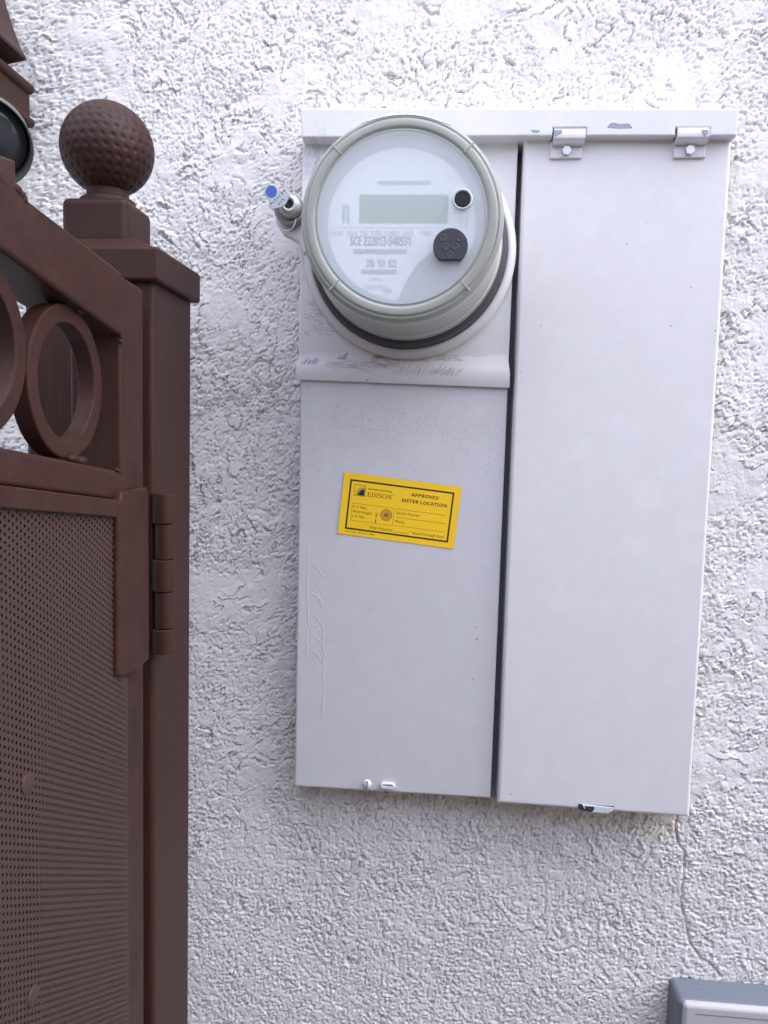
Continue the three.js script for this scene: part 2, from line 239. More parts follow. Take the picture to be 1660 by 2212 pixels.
    prof.push([.040, yT], [.0478, yT]); for (let i = 0; i <= 8; i++) { const t = i / 8 * Math.PI / 2; prof.push([.0478 + .0030 * Math.sin(t) * (1 - .5 * i / 8), yM + (yT - yM) * (1 - i / 8) * .9]); }
    prof.push([.0455, yM - .0036], [.0400, yM - .0042]);
    const sh = new THREE.Shape(prof.map(([z, y]) => new THREE.Vector2(z, y))), kg = new THREE.ExtrudeGeometry(sh, { depth: L, bevelEnabled: false });
    kg.rotateY(-Math.PI / 2); kg.scale(-1, 1, 1); const ix = kg.index; if (!ix) { const p = kg.attributes.position; for (let i = 0; i < p.count; i += 3) for (const at of [p, kg.attributes.uv]) for (let c = 0; c < at.itemSize; c++) { const k = at.array[(i + 1) * at.itemSize + c]; at.array[(i + 1) * at.itemSize + c] = at.array[(i + 2) * at.itemSize + c]; at.array[(i + 2) * at.itemSize + c] = k; } }
    kg.computeVertexNormals(); const bb = new THREE.Box3().setFromBufferAttribute(kg.attributes.position); kg.translate(a.x - bb.min.x, 0, 0); const cz = (bb.min.z + bb.max.z) / 2; if (cz < 0) { kg.scale(1, 1, -1); for (let p = kg.attributes.position, i = 0; i < p.count; i += 3) for (let c = 0; c < 3; c++) { const k = p.array[(i + 1) * 3 + c]; p.array[(i + 1) * 3 + c] = p.array[(i + 2) * 3 + c]; p.array[(i + 2) * 3 + c] = k; } kg.computeVertexNormals(); }
    mesh('knuckle', kg, paintPlain, hg);
    const bp = onZ(1225 + dx, 324 + dy, .043), hex = new THREE.CylinderGeometry(.0042, .0046, .0042, 6); hex.rotateX(Math.PI / 2); hex.rotateZ(.35 + s); hex.translate(bp.x, bp.y, .0412);
    mesh('bolt', toCreasedNormals(hex, .4), zinc, hg);
    const ch = mat({ color: lin(.30, .33, .42), roughness: .5 });
    const cpts = s ? [[1517, 281], [1530, 280], [1531, 287], [1524, 294], [1519, 287]] : [[1198, 281], [1216, 281], [1214, 287], [1207, 290], [1200, 296], [1198, 290]];
    mesh('paint_chip', slab(pz(cpts, .0495), .0478, .0502, .0002), ch, hg);
  }
  // latch slot at the foot of the door
  const lt = mesh('latch_slot', slab(pz([[1250, 1737], [1327, 1742], [1326, 1750], [1318, 1757], [1270, 1753], [1250, 1748]], .0365), .034, .0366, .0002), mat({ color: lin(.03, .035, .05), roughness: .7 }), panel);
  const hc = onZ(1274, 1744, .037), hp = pz([[1258, 1738], [1262, 1747], [1272, 1754], [1316, 1757], [1326, 1750], [1326, 1745], [1290, 1741]], .0375);
  mesh('hasp', slab(hp, .0362, .0376, .0003, 1), mat({ color: lin(.62, .64, .68), roughness: .45 }), lt);
  mesh('hasp_hole', slab(circlePts(hc.x, hc.y - .0002, .0046, 20).filter(p => p.y < onZ(1274, 1739, .037).y), .0374, .0379, .0001, 1), mat({ color: lin(.03, .032, .04), roughness: .8 }), lt);
  // rivets and a paint drop in the slot between cover and door
  for (const [px, py] of [[1121, 425], [1073, 1508]]) { const p = onZ(px, py, .006), g = new THREE.SphereGeometry(.004, 16, 10); g.scale(1, 1, .6); g.translate(p.x, p.y, .0045); mesh('rivet', g, boxGrey, panel); }
  for (const [px, py, r] of [[737, 768, .003], [744, 764, .0022], [730, 772, .002], [851, 770, .0024], [880, 771, .0028], [889, 768, .002]]) { const p = onZ(px, py, .031), g = new THREE.SphereGeometry(r, 14, 10); g.scale(1, .8, .5); g.translate(p.x, p.y, .0302); mesh('weld_blob', g, paintPlain, panel); }
}
// ring that clamps the meter, with the lock tab
const MC = onZ(880.5, 531, .056);                     // axis of the meter
{
  const ringM = mat({ color: lin(.67, .65, .64), roughness: .5, bumpMap: reliefTex, bumpScale: .0004 });
  const rg = latheZ([[.0935, .028], [.1025, .028], [.1030, .034], [.1018, .040], [.0985, .0436], [.0955, .0445], [.0938, .0435], [.0930, .038], [.0930, .028]], MC);
  mesh('meter_ring', rg, ringM, panel);
  const zt = (list, z) => list.map(([X, Y]) => onZ((640 + X / 8.3) * .8641, (420 + Y / 8.3) * .8641, z));
  mesh('lock_tab', slab(zt([[430, 900], [420, 1060], [470, 1230], [570, 1390], [760, 1480], [880, 1560], [920, 1680], [1010, 1800], [1110, 1750], [1080, 1300], [1020, 760], [900, 620], [760, 560], [600, 640]], .044), .034, .046, .003, 3), ringM, panel);
}

// ───────── the meter ─────────
const meter = thing('electric_meter', 'round electric meter with hazy plastic cover in the meter panel', 'electric meter');
const FZ = .151, PR = .0690;
{
  mesh('base_collar', latheZ([[.086, .034], [.0934, .034], [.0936, .050], [.0930, .055], [.0910, .058], [.084, .0600]], MC), mat({ color: lin(.055, .055, .062), roughness: .6 }), meter);
  const aged = phys({ color: lin(.56, .57, .515), roughness: .42, transmission: .52, thickness: 0, side: THREE.DoubleSide });
  const cover = mesh('plastic_cover', latheZ([[.0882, .0612], [.0880, .0642], [.0872, .0665], [.0862, .072], [.0852, .095], [.0840, .122], [.0838, .129], [.0843, .133], [.0845, .1385], [.0843, .1425], [.0836, .1455], [.0822, .1475], [.0806, .1484], [.0800, .1478], [.0793, .1479], [.0788, .1492], [.0772, .1500], [.0738, .1503], [.0722, .1499], [.0716, .1488], [.0708, .1485], [.0702, .1494], [.0694, .1496]], MC, 160), aged, meter);
  const seam = mesh('seam_bead', latheZ([[.0862, .0700], [.0870, .0707], [.0869, .0715], [.0860, .0722]], MC, 160), mat({ color: lin(.66, .65, .56), roughness: .35 }), cover);
  for (const a of [.80, 2.36, 3.93, 5.50]) { const g = box(.0120, .0014, .0016, 0, 0, 0, .0005); g.rotateZ(a); g.translate(MC.x + Math.cos(a) * .0772, MC.y + Math.sin(a) * .0772, .1499); mesh('rim_rib', g, aged, cover); }
  // brushed-on wall paint along the top of the rim, its lower edge ragged
  { const n = 260, a0 = 1.08, a1 = 2.02, P = [], I = []; let len = .5; const rp = [[.0846, .1395], [.0843, .1429], [.0836, .1459], [.0822, .1479], [.0806, .1488], [.0790, .1494]], rimZ = r => { for (let i = 1; i < rp.length; i++) if (r >= rp[i][0]) { const u = clamp((rp[i - 1][0] - r) / (rp[i - 1][0] - rp[i][0]), 0, 1); return rp[i - 1][1] + (rp[i][1] - rp[i - 1][1]) * u + .0003; } return .1497; }; for (let i = 0; i <= n; i++) { const t = i / n, a = a0 + (a1 - a0) * t, env = Math.pow(4 * t * (1 - t), .6); if (i % 3 === 0) len = rr(.15, 1); const ri = .0847 - .0052 * env * (.35 + .65 * (len + rr(-.1, .1))); for (const [r, z] of [[.0850, .132], [.0850, .1385], [.0849, .1400], [.0846, .1420], [.0839, .1456], [.0830, .1474], [.0818, .1486]].map(([r, z]) => r < ri ? [ri, rimZ(ri)] : [r, z])) P.push(MC.x + r * Math.cos(a), MC.y + r * Math.sin(a), z); if (i < n) for (let j = 0; j < 6; j++) { const k = i * 7 + j; I.push(k, k + 7, k + 1, k + 1, k + 7, k + 8); } } const g = new THREE.BufferGeometry(); g.setAttribute('position', new THREE.Float32BufferAttribute(P, 3)); g.setIndex(I); g.computeVertexNormals(); const m = mesh('paint_smear', g, mat({ color: lin(.80, .80, .80), roughness: .6, side: THREE.DoubleSide }), cover); m.userData.label = 'ragged white paint on the top of the rim'; }
  mesh('inner_can', latheZ([[.001, .128], [.0775, .128], [.0795, .124], [.0805, .075], [.0805, .062]], MC), mat({ color: lin(.34, .34, .32), roughness: .7 }), meter);
  mesh('inner_ring', latheZ([[.0700, .1395], [.0765, .1435], [.0785, .1425], [.0790, .130]], MC), mat({ color: lin(.44, .44, .40), roughness: .5 }), meter);
  // printed face plate
  const N = 420, [fc, f] = canvas(N, N), X = x => N / 2 + x * N / 2, soft = (fn, spread = 2.4, n = 10) => { for (let i = 0; i < n; i++) { const a = i / n * 2 * Math.PI; f.save(); f.translate(Math.cos(a) * spread * ((i % 2) ? 1 : .5), Math.sin(a) * spread * ((i % 2) ? 1 : .5)); f.globalAlpha = 1.9 / n; fn(); f.restore(); } };
  f.fillStyle = 'rgb(176,184,190)'; f.fillRect(0, 0, N, N);
  f.fillStyle = 'rgb(240,241,242)'; f.beginPath(); f.arc(X(-.01), X(.03), .865 * N / 2, 0, 7); f.fill();
  // grey plate at the lower right, the label's curved cut
  soft(() => { f.fillStyle = 'rgb(168,168,172)'; f.beginPath(); f.moveTo(X(-.06), X(1.02)); f.quadraticCurveTo(X(.02), X(.72), X(.20), X(.48)); f.quadraticCurveTo(X(.34), X(.34), X(.46), X(.30)); f.lineTo(X(1.1), X(.28)); f.lineTo(X(1.1), X(1.1)); f.fill(); }, 1.2, 10);
  soft(() => { f.fillStyle = 'rgba(150,158,166,.8)'; f.fillRect(X(-.295), X(-.46), N * .3075, N * .022); });
  soft(() => { f.fillStyle = 'rgb(132,154,134)'; f.fillRect(X(-.505), X(-.305), N * .52, N * .1625); }, 1.6);
  f.fillStyle = 'rgba(130,152,132,.9)'; f.fillRect(X(-.495), X(-.295), N * .51, N * .1525);
  soft(() => { f.strokeStyle = 'rgba(150,160,168,.9)'; f.lineWidth = 6; f.beginPath(); f.moveTo(X(-.69), X(.02)); f.lineTo(X(-.69), X(-.15)); f.arc(X(-.665), X(-.15), .026 * N / 2, Math.PI, 0); f.lineTo(X(-.637), X(.02)); f.stroke(); });
  soft(() => { f.strokeStyle = 'rgba(165,170,178,.8)'; f.lineWidth = 5; f.beginPath(); f.moveTo(X(.69), X(-.05)); f.lineTo(X(.69), X(.05)); f.moveTo(X(.755), X(-.05)); f.lineTo(X(.755), X(.05)); f.stroke(); });
  f.fillStyle = 'rgba(160,164,170,.6)'; f.fillRect(X(-.88), X(.064), N * .86, 3);
  const txt = (s, x, y, h, w, c, font = 'sans-serif', wt = 'bold') => soft(() => { f.fillStyle = c; f.font = `${wt} ${h * N / 2}px ${font}`; f.textBaseline = 'middle'; f.textAlign = 'left'; const m = f.measureText(s).width || 1; f.save(); f.translate(X(x), X(y)); f.scale(w * N / 2 / m, 1); f.fillText(s, 0, 0); f.restore(); }, 1.3, 8);
  txt('CL200  240V  3W  TYPE C2SRD  30TA   1.0Kh', -.86, .135, .075, 1.22, 'rgba(176,178,186,.95)');
  txt('SCE 222013-540531', -.61, .224, .155, .73, 'rgb(104,104,116)');
  txt('206  161  922', -.41, .485, .125, .36, 'rgb(126,126,138)');
  soft(() => { f.fillStyle = 'rgba(150,150,158,.95)'; for (let i = 0; i < 46; i++) if (rnd() > .25) f.fillRect(X(-.565 + i * .0138), X(.318), 2.4, N * .027); for (let i = 0; i < 30; i++) if (rnd() > .25) f.fillRect(X(-.46 + i * .0138), X(.553), 2.4, N * .027); }, 1.4, 6);
  soft(() => { f.fillStyle = 'rgba(160,160,168,.6)'; f.fillRect(X(-.565), X(.318), N * .3175, N * .026); f.fillRect(X(-.46), X(.553), N * .207, N * .026); }, 1.5, 6);
  txt('240V 60Hz', -.36, .665, .05, .15, 'rgba(170,170,178,.9)'); txt('OpenWay', -.45, .75, .10, .32, 'rgba(178,180,188,.95)', 'sans-serif', 'normal'); txt('CENTRON', -.21, .80, .05, .12, 'rgba(160,162,172,.9)'); txt('2011', -.28, .86, .05, .09, 'rgba(168,170,178,.9)');
  const fg = new THREE.CircleGeometry(.0715, 96); fg.translate(MC.x, MC.y, .1375);
  mesh('face_plate', fg, mat({ map: canvasTex(fc), roughness: .8 }), meter);
  mesh('front_pane', new THREE.CircleGeometry(.0696, 96).translate(MC.x, MC.y, .1490), phys({ color: lin(.93, .95, .97), roughness: .2, transmission: .65, thickness: 0, side: THREE.DoubleSide }), meter);
  // push button and optical port stand proud of the pane
  const bt = { x: MC.x + .722 * PR, y: MC.y + .207 * PR };
  const bz = mesh('reset_button', latheZ([[.0084, .1492], [.0084, .1515], [.0078, .1522], [.0070, .1522], [.0067, .1516], [.0066, .1500], [.00001, .1500]], bt, 40), phys({ color: lin(.66, .68, .67), roughness: .3, transmission: .25, thickness: 0 }), meter);
  mesh('button_face', latheZ([[.0066, .1500], [.0065, .1508], [.00001, .1508]], bt, 40), mat({ color: lin(.004, .005, .010), roughness: .6 }), bz);
  const op = { x: MC.x + .60 * PR, y: MC.y - .34 * PR }, R = .0142, pts = []; for (let i = 0; i <= 40; i++) { const a = -.92 + i / 40 * (Math.PI + 1.84); pts.push({ x: op.x + R * Math.cos(a), y: op.y + R * Math.sin(a) }); }
  const port = mesh('optical_port', slab(pts, .1494, .1548, .0006, 2), mat({ color: lin(.035, .037, .047), roughness: .45 }), meter);
  mesh('port_gasket', slab(pts.map(p => ({ x: op.x + (p.x - op.x) * 1.015, y: op.y + (p.y - op.y) * 1.015 - .0004 })), .1488, .1512, .0003, 1), mat({ color: lin(.45, .46, .46), roughness: .5 }), port);
  for (const [dx, dy] of [[-.46, .44], [.50, .42], [-.27, -.06], [.27, -.06], [0, -.52]]) { const c = { x: op.x + dx * R, y: op.y + dy * R }; mesh('port_window', latheZ([[.0030, .1547], [.0030, .1550], [.0026, .1551], [.0024, .1549], [.00001, .1549]], c, 24), mat({ color: lin(.05, .052, .06), roughness: .3 }), port); }
}
// barrel lock on the ring and the seal tag hanging on it
{
  const c1 = onZ(629, 455, .050), c0 = onZ(625, 442, .066), lock = thing('barrel_lock', 'small round barrel lock on the ring tab left of the meter', 'lock');
  const steel = mat({ color: lin(.36, .35, .34), metalness: .35, roughness: .5 });
  mesh('lock_cup', latheZ([[.0118, .044], [.0148, .044], [.0149, .057], [.0142, .0585], [.0126, .0585], [.0118, .055], [.00001, .055]], c1, 48), steel, lock);
  mesh('lock_barrel', latheZ([[.0102, .052], [.0104, .063], [.0096, .066], [.0085, .0672], [.0079, .0672], [.0076, .0685], [.0062, .0692], [.0046, .0692], [.0044, .0650], [.00001, .0650]], c0, 48), mat({ color: lin(.60, .60, .60), metalness: .3, roughness: .4 }), lock);
  mesh('key_hole', latheZ([[.0045, .0652], [.0043, .0657], [.00001, .0657]], c0, 32), mat({ color: lin(.05, .052, .06), roughness: .7 }), lock);
  const pts = [onZ(612, 498, .060), onZ(604, 492, .064), onZ(596, 478, .067), onZ(606, 470, .068)];
  mesh('wire_loop', new THREE.TubeGeometry(new THREE.CatmullRomCurve3([onZ(640, 472, .060), onZ(634, 490, .062), onZ(622, 499, .062), onZ(607, 494, .062), onZ(597, 478, .064)]), 30, .0005, 8), zinc, lock);
  const zt = list => list.map(([X, Y]) => onZ((640 + X / 8.3) * .8641, (420 + Y / 8.3) * .8641, .0735));
  const out = zt([[172, 520], [190, 440], [255, 375], [350, 352], [425, 380], [462, 440], [485, 470], [530, 468], [590, 432], [640, 445], [700, 510], [720, 570], [680, 630], [640, 730], [590, 790], [520, 832], [430, 842], [370, 880], [320, 850], [262, 775], [285, 730], [265, 690], [215, 610]]);
  const tg = thing('seal_tag', 'grey plastic seal tag with a blue dot and number on the barrel lock', 'tag');
  mesh('tag_body', slab(out, .0728, .0740, .0004, 2), mat({ color: lin(.48, .50, .53), roughness: .45 }), tg);
  const bc = zt([[325, 490]])[0], dg = new THREE.CylinderGeometry(.0052, .0052, .0006, 40); dg.rotateX(Math.PI / 2); dg.rotateZ(.6); dg.scale(1, 1.02, 1); dg.translate(bc.x, bc.y, .0741);
  mesh('blue_dot', dg, mat({ color: lin(.035, .12, .42), roughness: .4 }), tg);
  const [c, x] = canvas(256, 256); x.fillStyle = 'rgb(184,187,193)'; x.fillRect(0, 0, 256, 256);
  const q0 = zt([[150, 350]])[0], q1 = zt([[730, 930]])[0];
  x.save(); x.fillStyle = '#1c1d22'; x.textAlign = 'center'; x.textBaseline = 'middle'; x.font = 'bold 34px sans-serif';
  [['4', 590, 480], ['0', 540, 525], ['7', 492, 575], ['5', 452, 625], ['6', 410, 670], ['7', 368, 708], ['8', 320, 738]].forEach(([s, a, b]) => { x.save(); x.translate((a - 150) / 580 * 256, (b - 350) / 580 * 256); x.rotate(2.40); x.fillText(s, 0, 0); x.restore(); });
  [['S', 565, 660], ['C', 522, 712], ['E', 485, 755]].forEach(([s, a, b]) => { x.save(); x.translate((a - 150) / 580 * 256, (b - 350) / 580 * 256); x.rotate(2.35); x.fillText(s, 0, 0); x.restore(); });
  x.restore();
  const pr = zt([[285, 735], [330, 690], [430, 610], [540, 490], [600, 445], [690, 520], [705, 580], [650, 680], [600, 770], [510, 822], [430, 830], [365, 860], [280, 780]]);
  mesh('tag_print', planarUV(slab(pr, .0737, .0743, .0001, 1), q0.x, q1.y, q1.x, q0.y), mat({ map: canvasTex(c), roughness: .45 }), tg);
}

// ───────── yellow sticker ─────────
{
  const W = 1200, H = 626, [c, x] = canvas(W, H), U = u => u * W, Vv = v => v * H;
  x.fillStyle = 'rgb(255,207,34)'; x.fillRect(0, 0, W, H);
  const ink = 'rgb(52,36,8)'; x.strokeStyle = ink; x.fillStyle = ink; x.lineWidth = 17; x.strokeRect(U(.064), Vv(.116), U(.875), Vv(.78));
  x.lineWidth = 4; x.strokeRect(U(.1), Vv(.178), U(.094), Vv(.175));
  { const ox = U(.189), oy = Vv(.345); x.fillStyle = 'rgb(30,38,58)'; x.beginPath(); x.moveTo(ox, oy); for (let i = 0; i <= 16; i++) { const a = Math.PI + i / 16 * Math.PI / 2, r = (i % 2 ? .092 : .046) * W * (i % 2 ? (1 - .06 * Math.abs(i - 8) / 8) : 1); x.lineTo(ox + Math.cos(a) * r, oy + Math.sin(a) * r); } x.closePath(); x.fill(); }
  const t = (s, u, v, h, w, font, wt = '', al = 'left') => { x.fillStyle = ink; x.font = `${wt} ${h}px ${font}`; x.textBaseline = 'middle'; x.textAlign = 'left'; const m = x.measureText(s).width || 1, k = w ? U(w) / m : 1; x.save(); x.translate(U(u) - (al === 'center' ? m * k / 2 : 0), Vv(v)); x.scale(k, 1); x.fillText(s, 0, 0); x.restore(); };
  t('SOUTHERN CALIFORNIA', .213, .222, 21, .21, 'sans-serif', 'bold'); t('EDISON', .212, .31, 62, .215, 'serif'); t('®', .43, .27, 18, 0, 'sans-serif');
  t('APPROVED', .705, .225, 47, .235, 'sans-serif', 'bold', 'center'); t('METER LOCATION', .705, .332, 47, .392, 'sans-serif', 'bold', 'center');
  x.lineWidth = 2.6; x.strokeRect(U(.098), Vv(.48), U(.36), Vv(.28));
  t('6\' 3" Max.', .106, .535, 36, .122, 'sans-serif'); t('Meter Height', .106, .612, 36, .165, 'sans-serif'); t('4\' 0" Min.', .106, .69, 36, .113, 'sans-serif');
  x.beginPath(); x.arc(U(.396), Vv(.605), U(.048), 0, 7); x.fillStyle = 'rgb(206,150,52)'; x.fill(); x.lineWidth = 3; x.stroke(); t('M', .396, .605, 46, 0, 'sans-serif', 'bold', 'left'.length ? 'center' : '');
  x.beginPath(); x.moveTo(U(.296), Vv(.598)); x.lineTo(U(.33), Vv(.598)); x.moveTo(U(.312), Vv(.61)); x.lineTo(U(.312), Vv(.745)); x.stroke();
  for (const [v, s] of [[.602, 1], [.757, -1]]) { x.fillStyle = ink; x.beginPath(); x.moveTo(U(.312), Vv(v)); x.lineTo(U(.305), Vv(v + s * .045)); x.lineTo(U(.319), Vv(v + s * .045)); x.fill(); }
  for (const v of [.482, .615, .75]) { x.beginPath(); x.moveTo(U(.478), Vv(v)); x.lineTo(U(.9), Vv(v)); x.stroke(); }
  t('Service Planner', .476, .545, 36, .205, 'sans-serif'); t('Phone', .476, .683, 36, .083, 'sans-serif');
  t('Riser Required', .272, .832, 37, .193, 'sans-serif'); x.beginPath(); x.moveTo(U(.475), Vv(.853)); x.lineTo(U(.61), Vv(.853)); x.stroke(); t('" Above/Through Roof', .613, .832, 37, .292, 'sans-serif');
  t('SCE 37-326   REV 12/17   (C90)', .062, .945, 17, .25, 'sans-serif', 'bold');
  const q = pz([[745, 1019], [998, 1052], [980, 1186], [730, 1152]], .0294), z = .0294, g = new THREE.BufferGeometry(), P = [], UV = [], I = [], n = 24;
  for (let j = 0; j <= 12; j++) for (let i = 0; i <= n; i++) { const u = i / n, v = j / 12, a = q[0].clone().lerp(q[1], u), b = q[3].clone().lerp(q[2], u), p = a.lerp(b, v), lift = .0004 * Math.pow(Math.abs(u - .5) * 2, 8) + .00012 * noise(u * 5, v * 3); P.push(p.x, p.y, z + lift + .0001); UV.push(u, 1 - v); if (i < n && j < 12) { const k = j * (n + 1) + i; I.push(k, k + n + 1, k + 1, k + 1, k + n + 1, k + n + 2); } }
  g.setAttribute('position', new THREE.Float32BufferAttribute(P, 3)); g.setAttribute('uv', new THREE.Float32BufferAttribute(UV, 2)); g.setIndex(I); g.computeVertexNormals();
  const tx = canvasTex(c); tx.anisotropy = 8;
  tag(mesh('sticker', g, mat({ map: tx, roughness: .5, side: THREE.DoubleSide })), 'crooked yellow sticker reading approved meter location on the lower cover', 'sticker');
}

// ───────── grey utility box low on the wall ─────────
{
  const u = thing('utility_box', 'small grey utility box with pale painted front at the wall crack', 'utility box');
  const l = onZ(1457, 2165, .01).x, t = onZ(1470, 2117, -.008).y, W = .24, H = .26;
  mesh('box_body', box(W, H, .046, l + W / 2, t - H / 2, .001, .006), mat({ color: lin(.165, .182, .215), roughness: .6, bumpMap: noiseTex(128, (i, j, n) => 128 + 90 * tn(i / 9, j / 9, n / 9)), bumpScale: .0008 }), u);
  const fr = mesh('front_cover', box(W - .008, H - .008, .012, l + .004 + (W - .008) / 2, t - .003 - (H - .012) / 2, .0215, .005), mat({ color: lin(.52, .50, .52), roughness: .6 }), u);
  mesh('cover_seam', box(W - .03, .0014, .001, l + .016 + (W - .03) / 2, onZ(1560, 2196, .028).y, .0272), mat({ color: lin(.25, .25, .28), roughness: .7 }), fr);
}

// ───────── gate post ─────────
const brownBump = noiseTex(256, (i, j, n) => 128 + 50 * tn(i / 3, j / 3, n / 3) + 45 * tn(i / 11, j / 11, n / 11)); brownBump.repeat.set(9, 9);
const brownMap = (() => { const n = 512, d = new Uint8Array(n * n * 4); for (let j = 0; j < n; j++) for (let i = 0; i < n; i++) { const m = .90 + .13 * tn(i / 64, j / 64, n / 64) + .10 * tn(i / 16, j / 16, n / 16) + .10 * tn(i / 4, j / 4, n / 4), k = (j * n + i) * 4, du = Math.max(0, tn(i / 40 + 0, j / 40, n / 40) * .6 + tn(i / 2.2, j / 2.2, n / 2.2) * .5 - .38) * 1.8; const b = m * 228; d[k] = clamp(b + du * 26, 0, 255); d[k + 1] = clamp(b + du * 34, 0, 255); d[k + 2] = clamp(b + du * 38, 0, 255); d[k + 3] = 255; } const t = new THREE.DataTexture(d, n, n); t.magFilter = THREE.LinearFilter; t.minFilter = THREE.LinearMipmapLinearFilter; t.generateMipmaps = true; t.wrapS = t.wrapT = THREE.RepeatWrapping; t.colorSpace = THREE.SRGBColorSpace; t.repeat.set(5, 5); t.needsUpdate = true; return t; })();
const brown = phys({ map: brownMap, color: lin(.070, .0275, .0205), roughness: .5, specularIntensity: .4, bumpMap: brownBump, bumpScale: .00025, clearcoat: .04, clearcoatRoughness: .35 });
const dark = mat({ color: lin(.012, .011, .012), roughness: .8 });
const GX0 = cp.x - .250;                                    // plane of the gate's near face
const ZW = -0.0;
const post = thing('gate_post', 'brown square gate post with a dimpled ball on its cap', 'gate post');
const zPf = cp.z - .646, zPb = cp.z - .742, pd = zPf - zPb, pxL = onZ(55, 900, zPf).x, pw = GX0 - pxL, pcx = (GX0 + pxL) / 2, pcz = (zPf + zPb) / 2;
{
  const capB = onX(331.5, 600, GX0 + .0065).y, capT = onX(331.5, 524, GX0 + .0065).y;
  mesh('post_tube', box(pw, capB + .004, pd, pcx, (capB + .004) / 2, pcz, .005), brown, post);
  const hw = pw / 2 + .0065, hd = pd / 2 + .0065;
  const cap = mesh('cap', box(hw * 2, capT - capB, hd * 2, pcx, (capT + capB) / 2, pcz, .003), brown, post);
  // sloped shoulder of the cap
  const fr = (a, b, y0, y1) => { const g = new THREE.CylinderGeometry(b * Math.SQRT2, a * Math.SQRT2, y1 - y0, 4, 1); g.rotateY(Math.PI / 4); g.scale(1, 1, hd / hw); const f = toCreasedNormals(g, .3); f.translate(pcx, (y0 + y1) / 2, pcz); return f; };
  mesh('shoulder', fr(hw - .004, .032, capT - .0005, capT + .013), brown, cap);
  const bx = onZ(233, 324, pcz), py0 = capT + .008, py1 = onZ(233, 446, pcz).y;
  mesh('plinth', box(.058, py1 - py0, .058, bx.x, (py0 + py1) / 2, pcz, .006), brown, post);
  const yb = bx.y, R = .0398;
  mesh('neck', lathe([[.0235, py1 - .002], [.0235, py1 + .004], [.0205, py1 + .006], [.0180, py1 + .007], [.0178, yb - R * .85], [.0195, yb - R * .80]], 48).translate(bx.x, 0, pcz), brown, post);
  const g = new THREE.SphereGeometry(R, 220, 140), p = g.attributes.position, dim = [];
  for (let k = -8; k <= 8; k++) { const la = k * .195, n = Math.max(1, Math.round(30 * Math.cos(la))); for (let i = 0; i < n; i++) { const lo = (i + (k & 1 ? .5 : 0)) / n * 2 * Math.PI; dim.push(V3(Math.cos(la) * Math.cos(lo), Math.sin(la), Math.cos(la) * Math.sin(lo))); } }
  const v = V3(); for (let i = 0; i < p.count; i++) { v.fromBufferAttribute(p, i).normalize(); let d = 0; for (const q of dim) { const c = v.dot(q); if (c > .9962) { const a = Math.acos(Math.min(1, c)) / .075; d = Math.max(d, 1 - sst(.25, 1, a)); } } v.multiplyScalar(R - .0008 * d); p.setXYZ(i, v.x, v.y, v.z); }
  g.computeVertexNormals(); g.translate(bx.x, yb, pcz);
  mesh('ball_finial', g, brown, post);
}

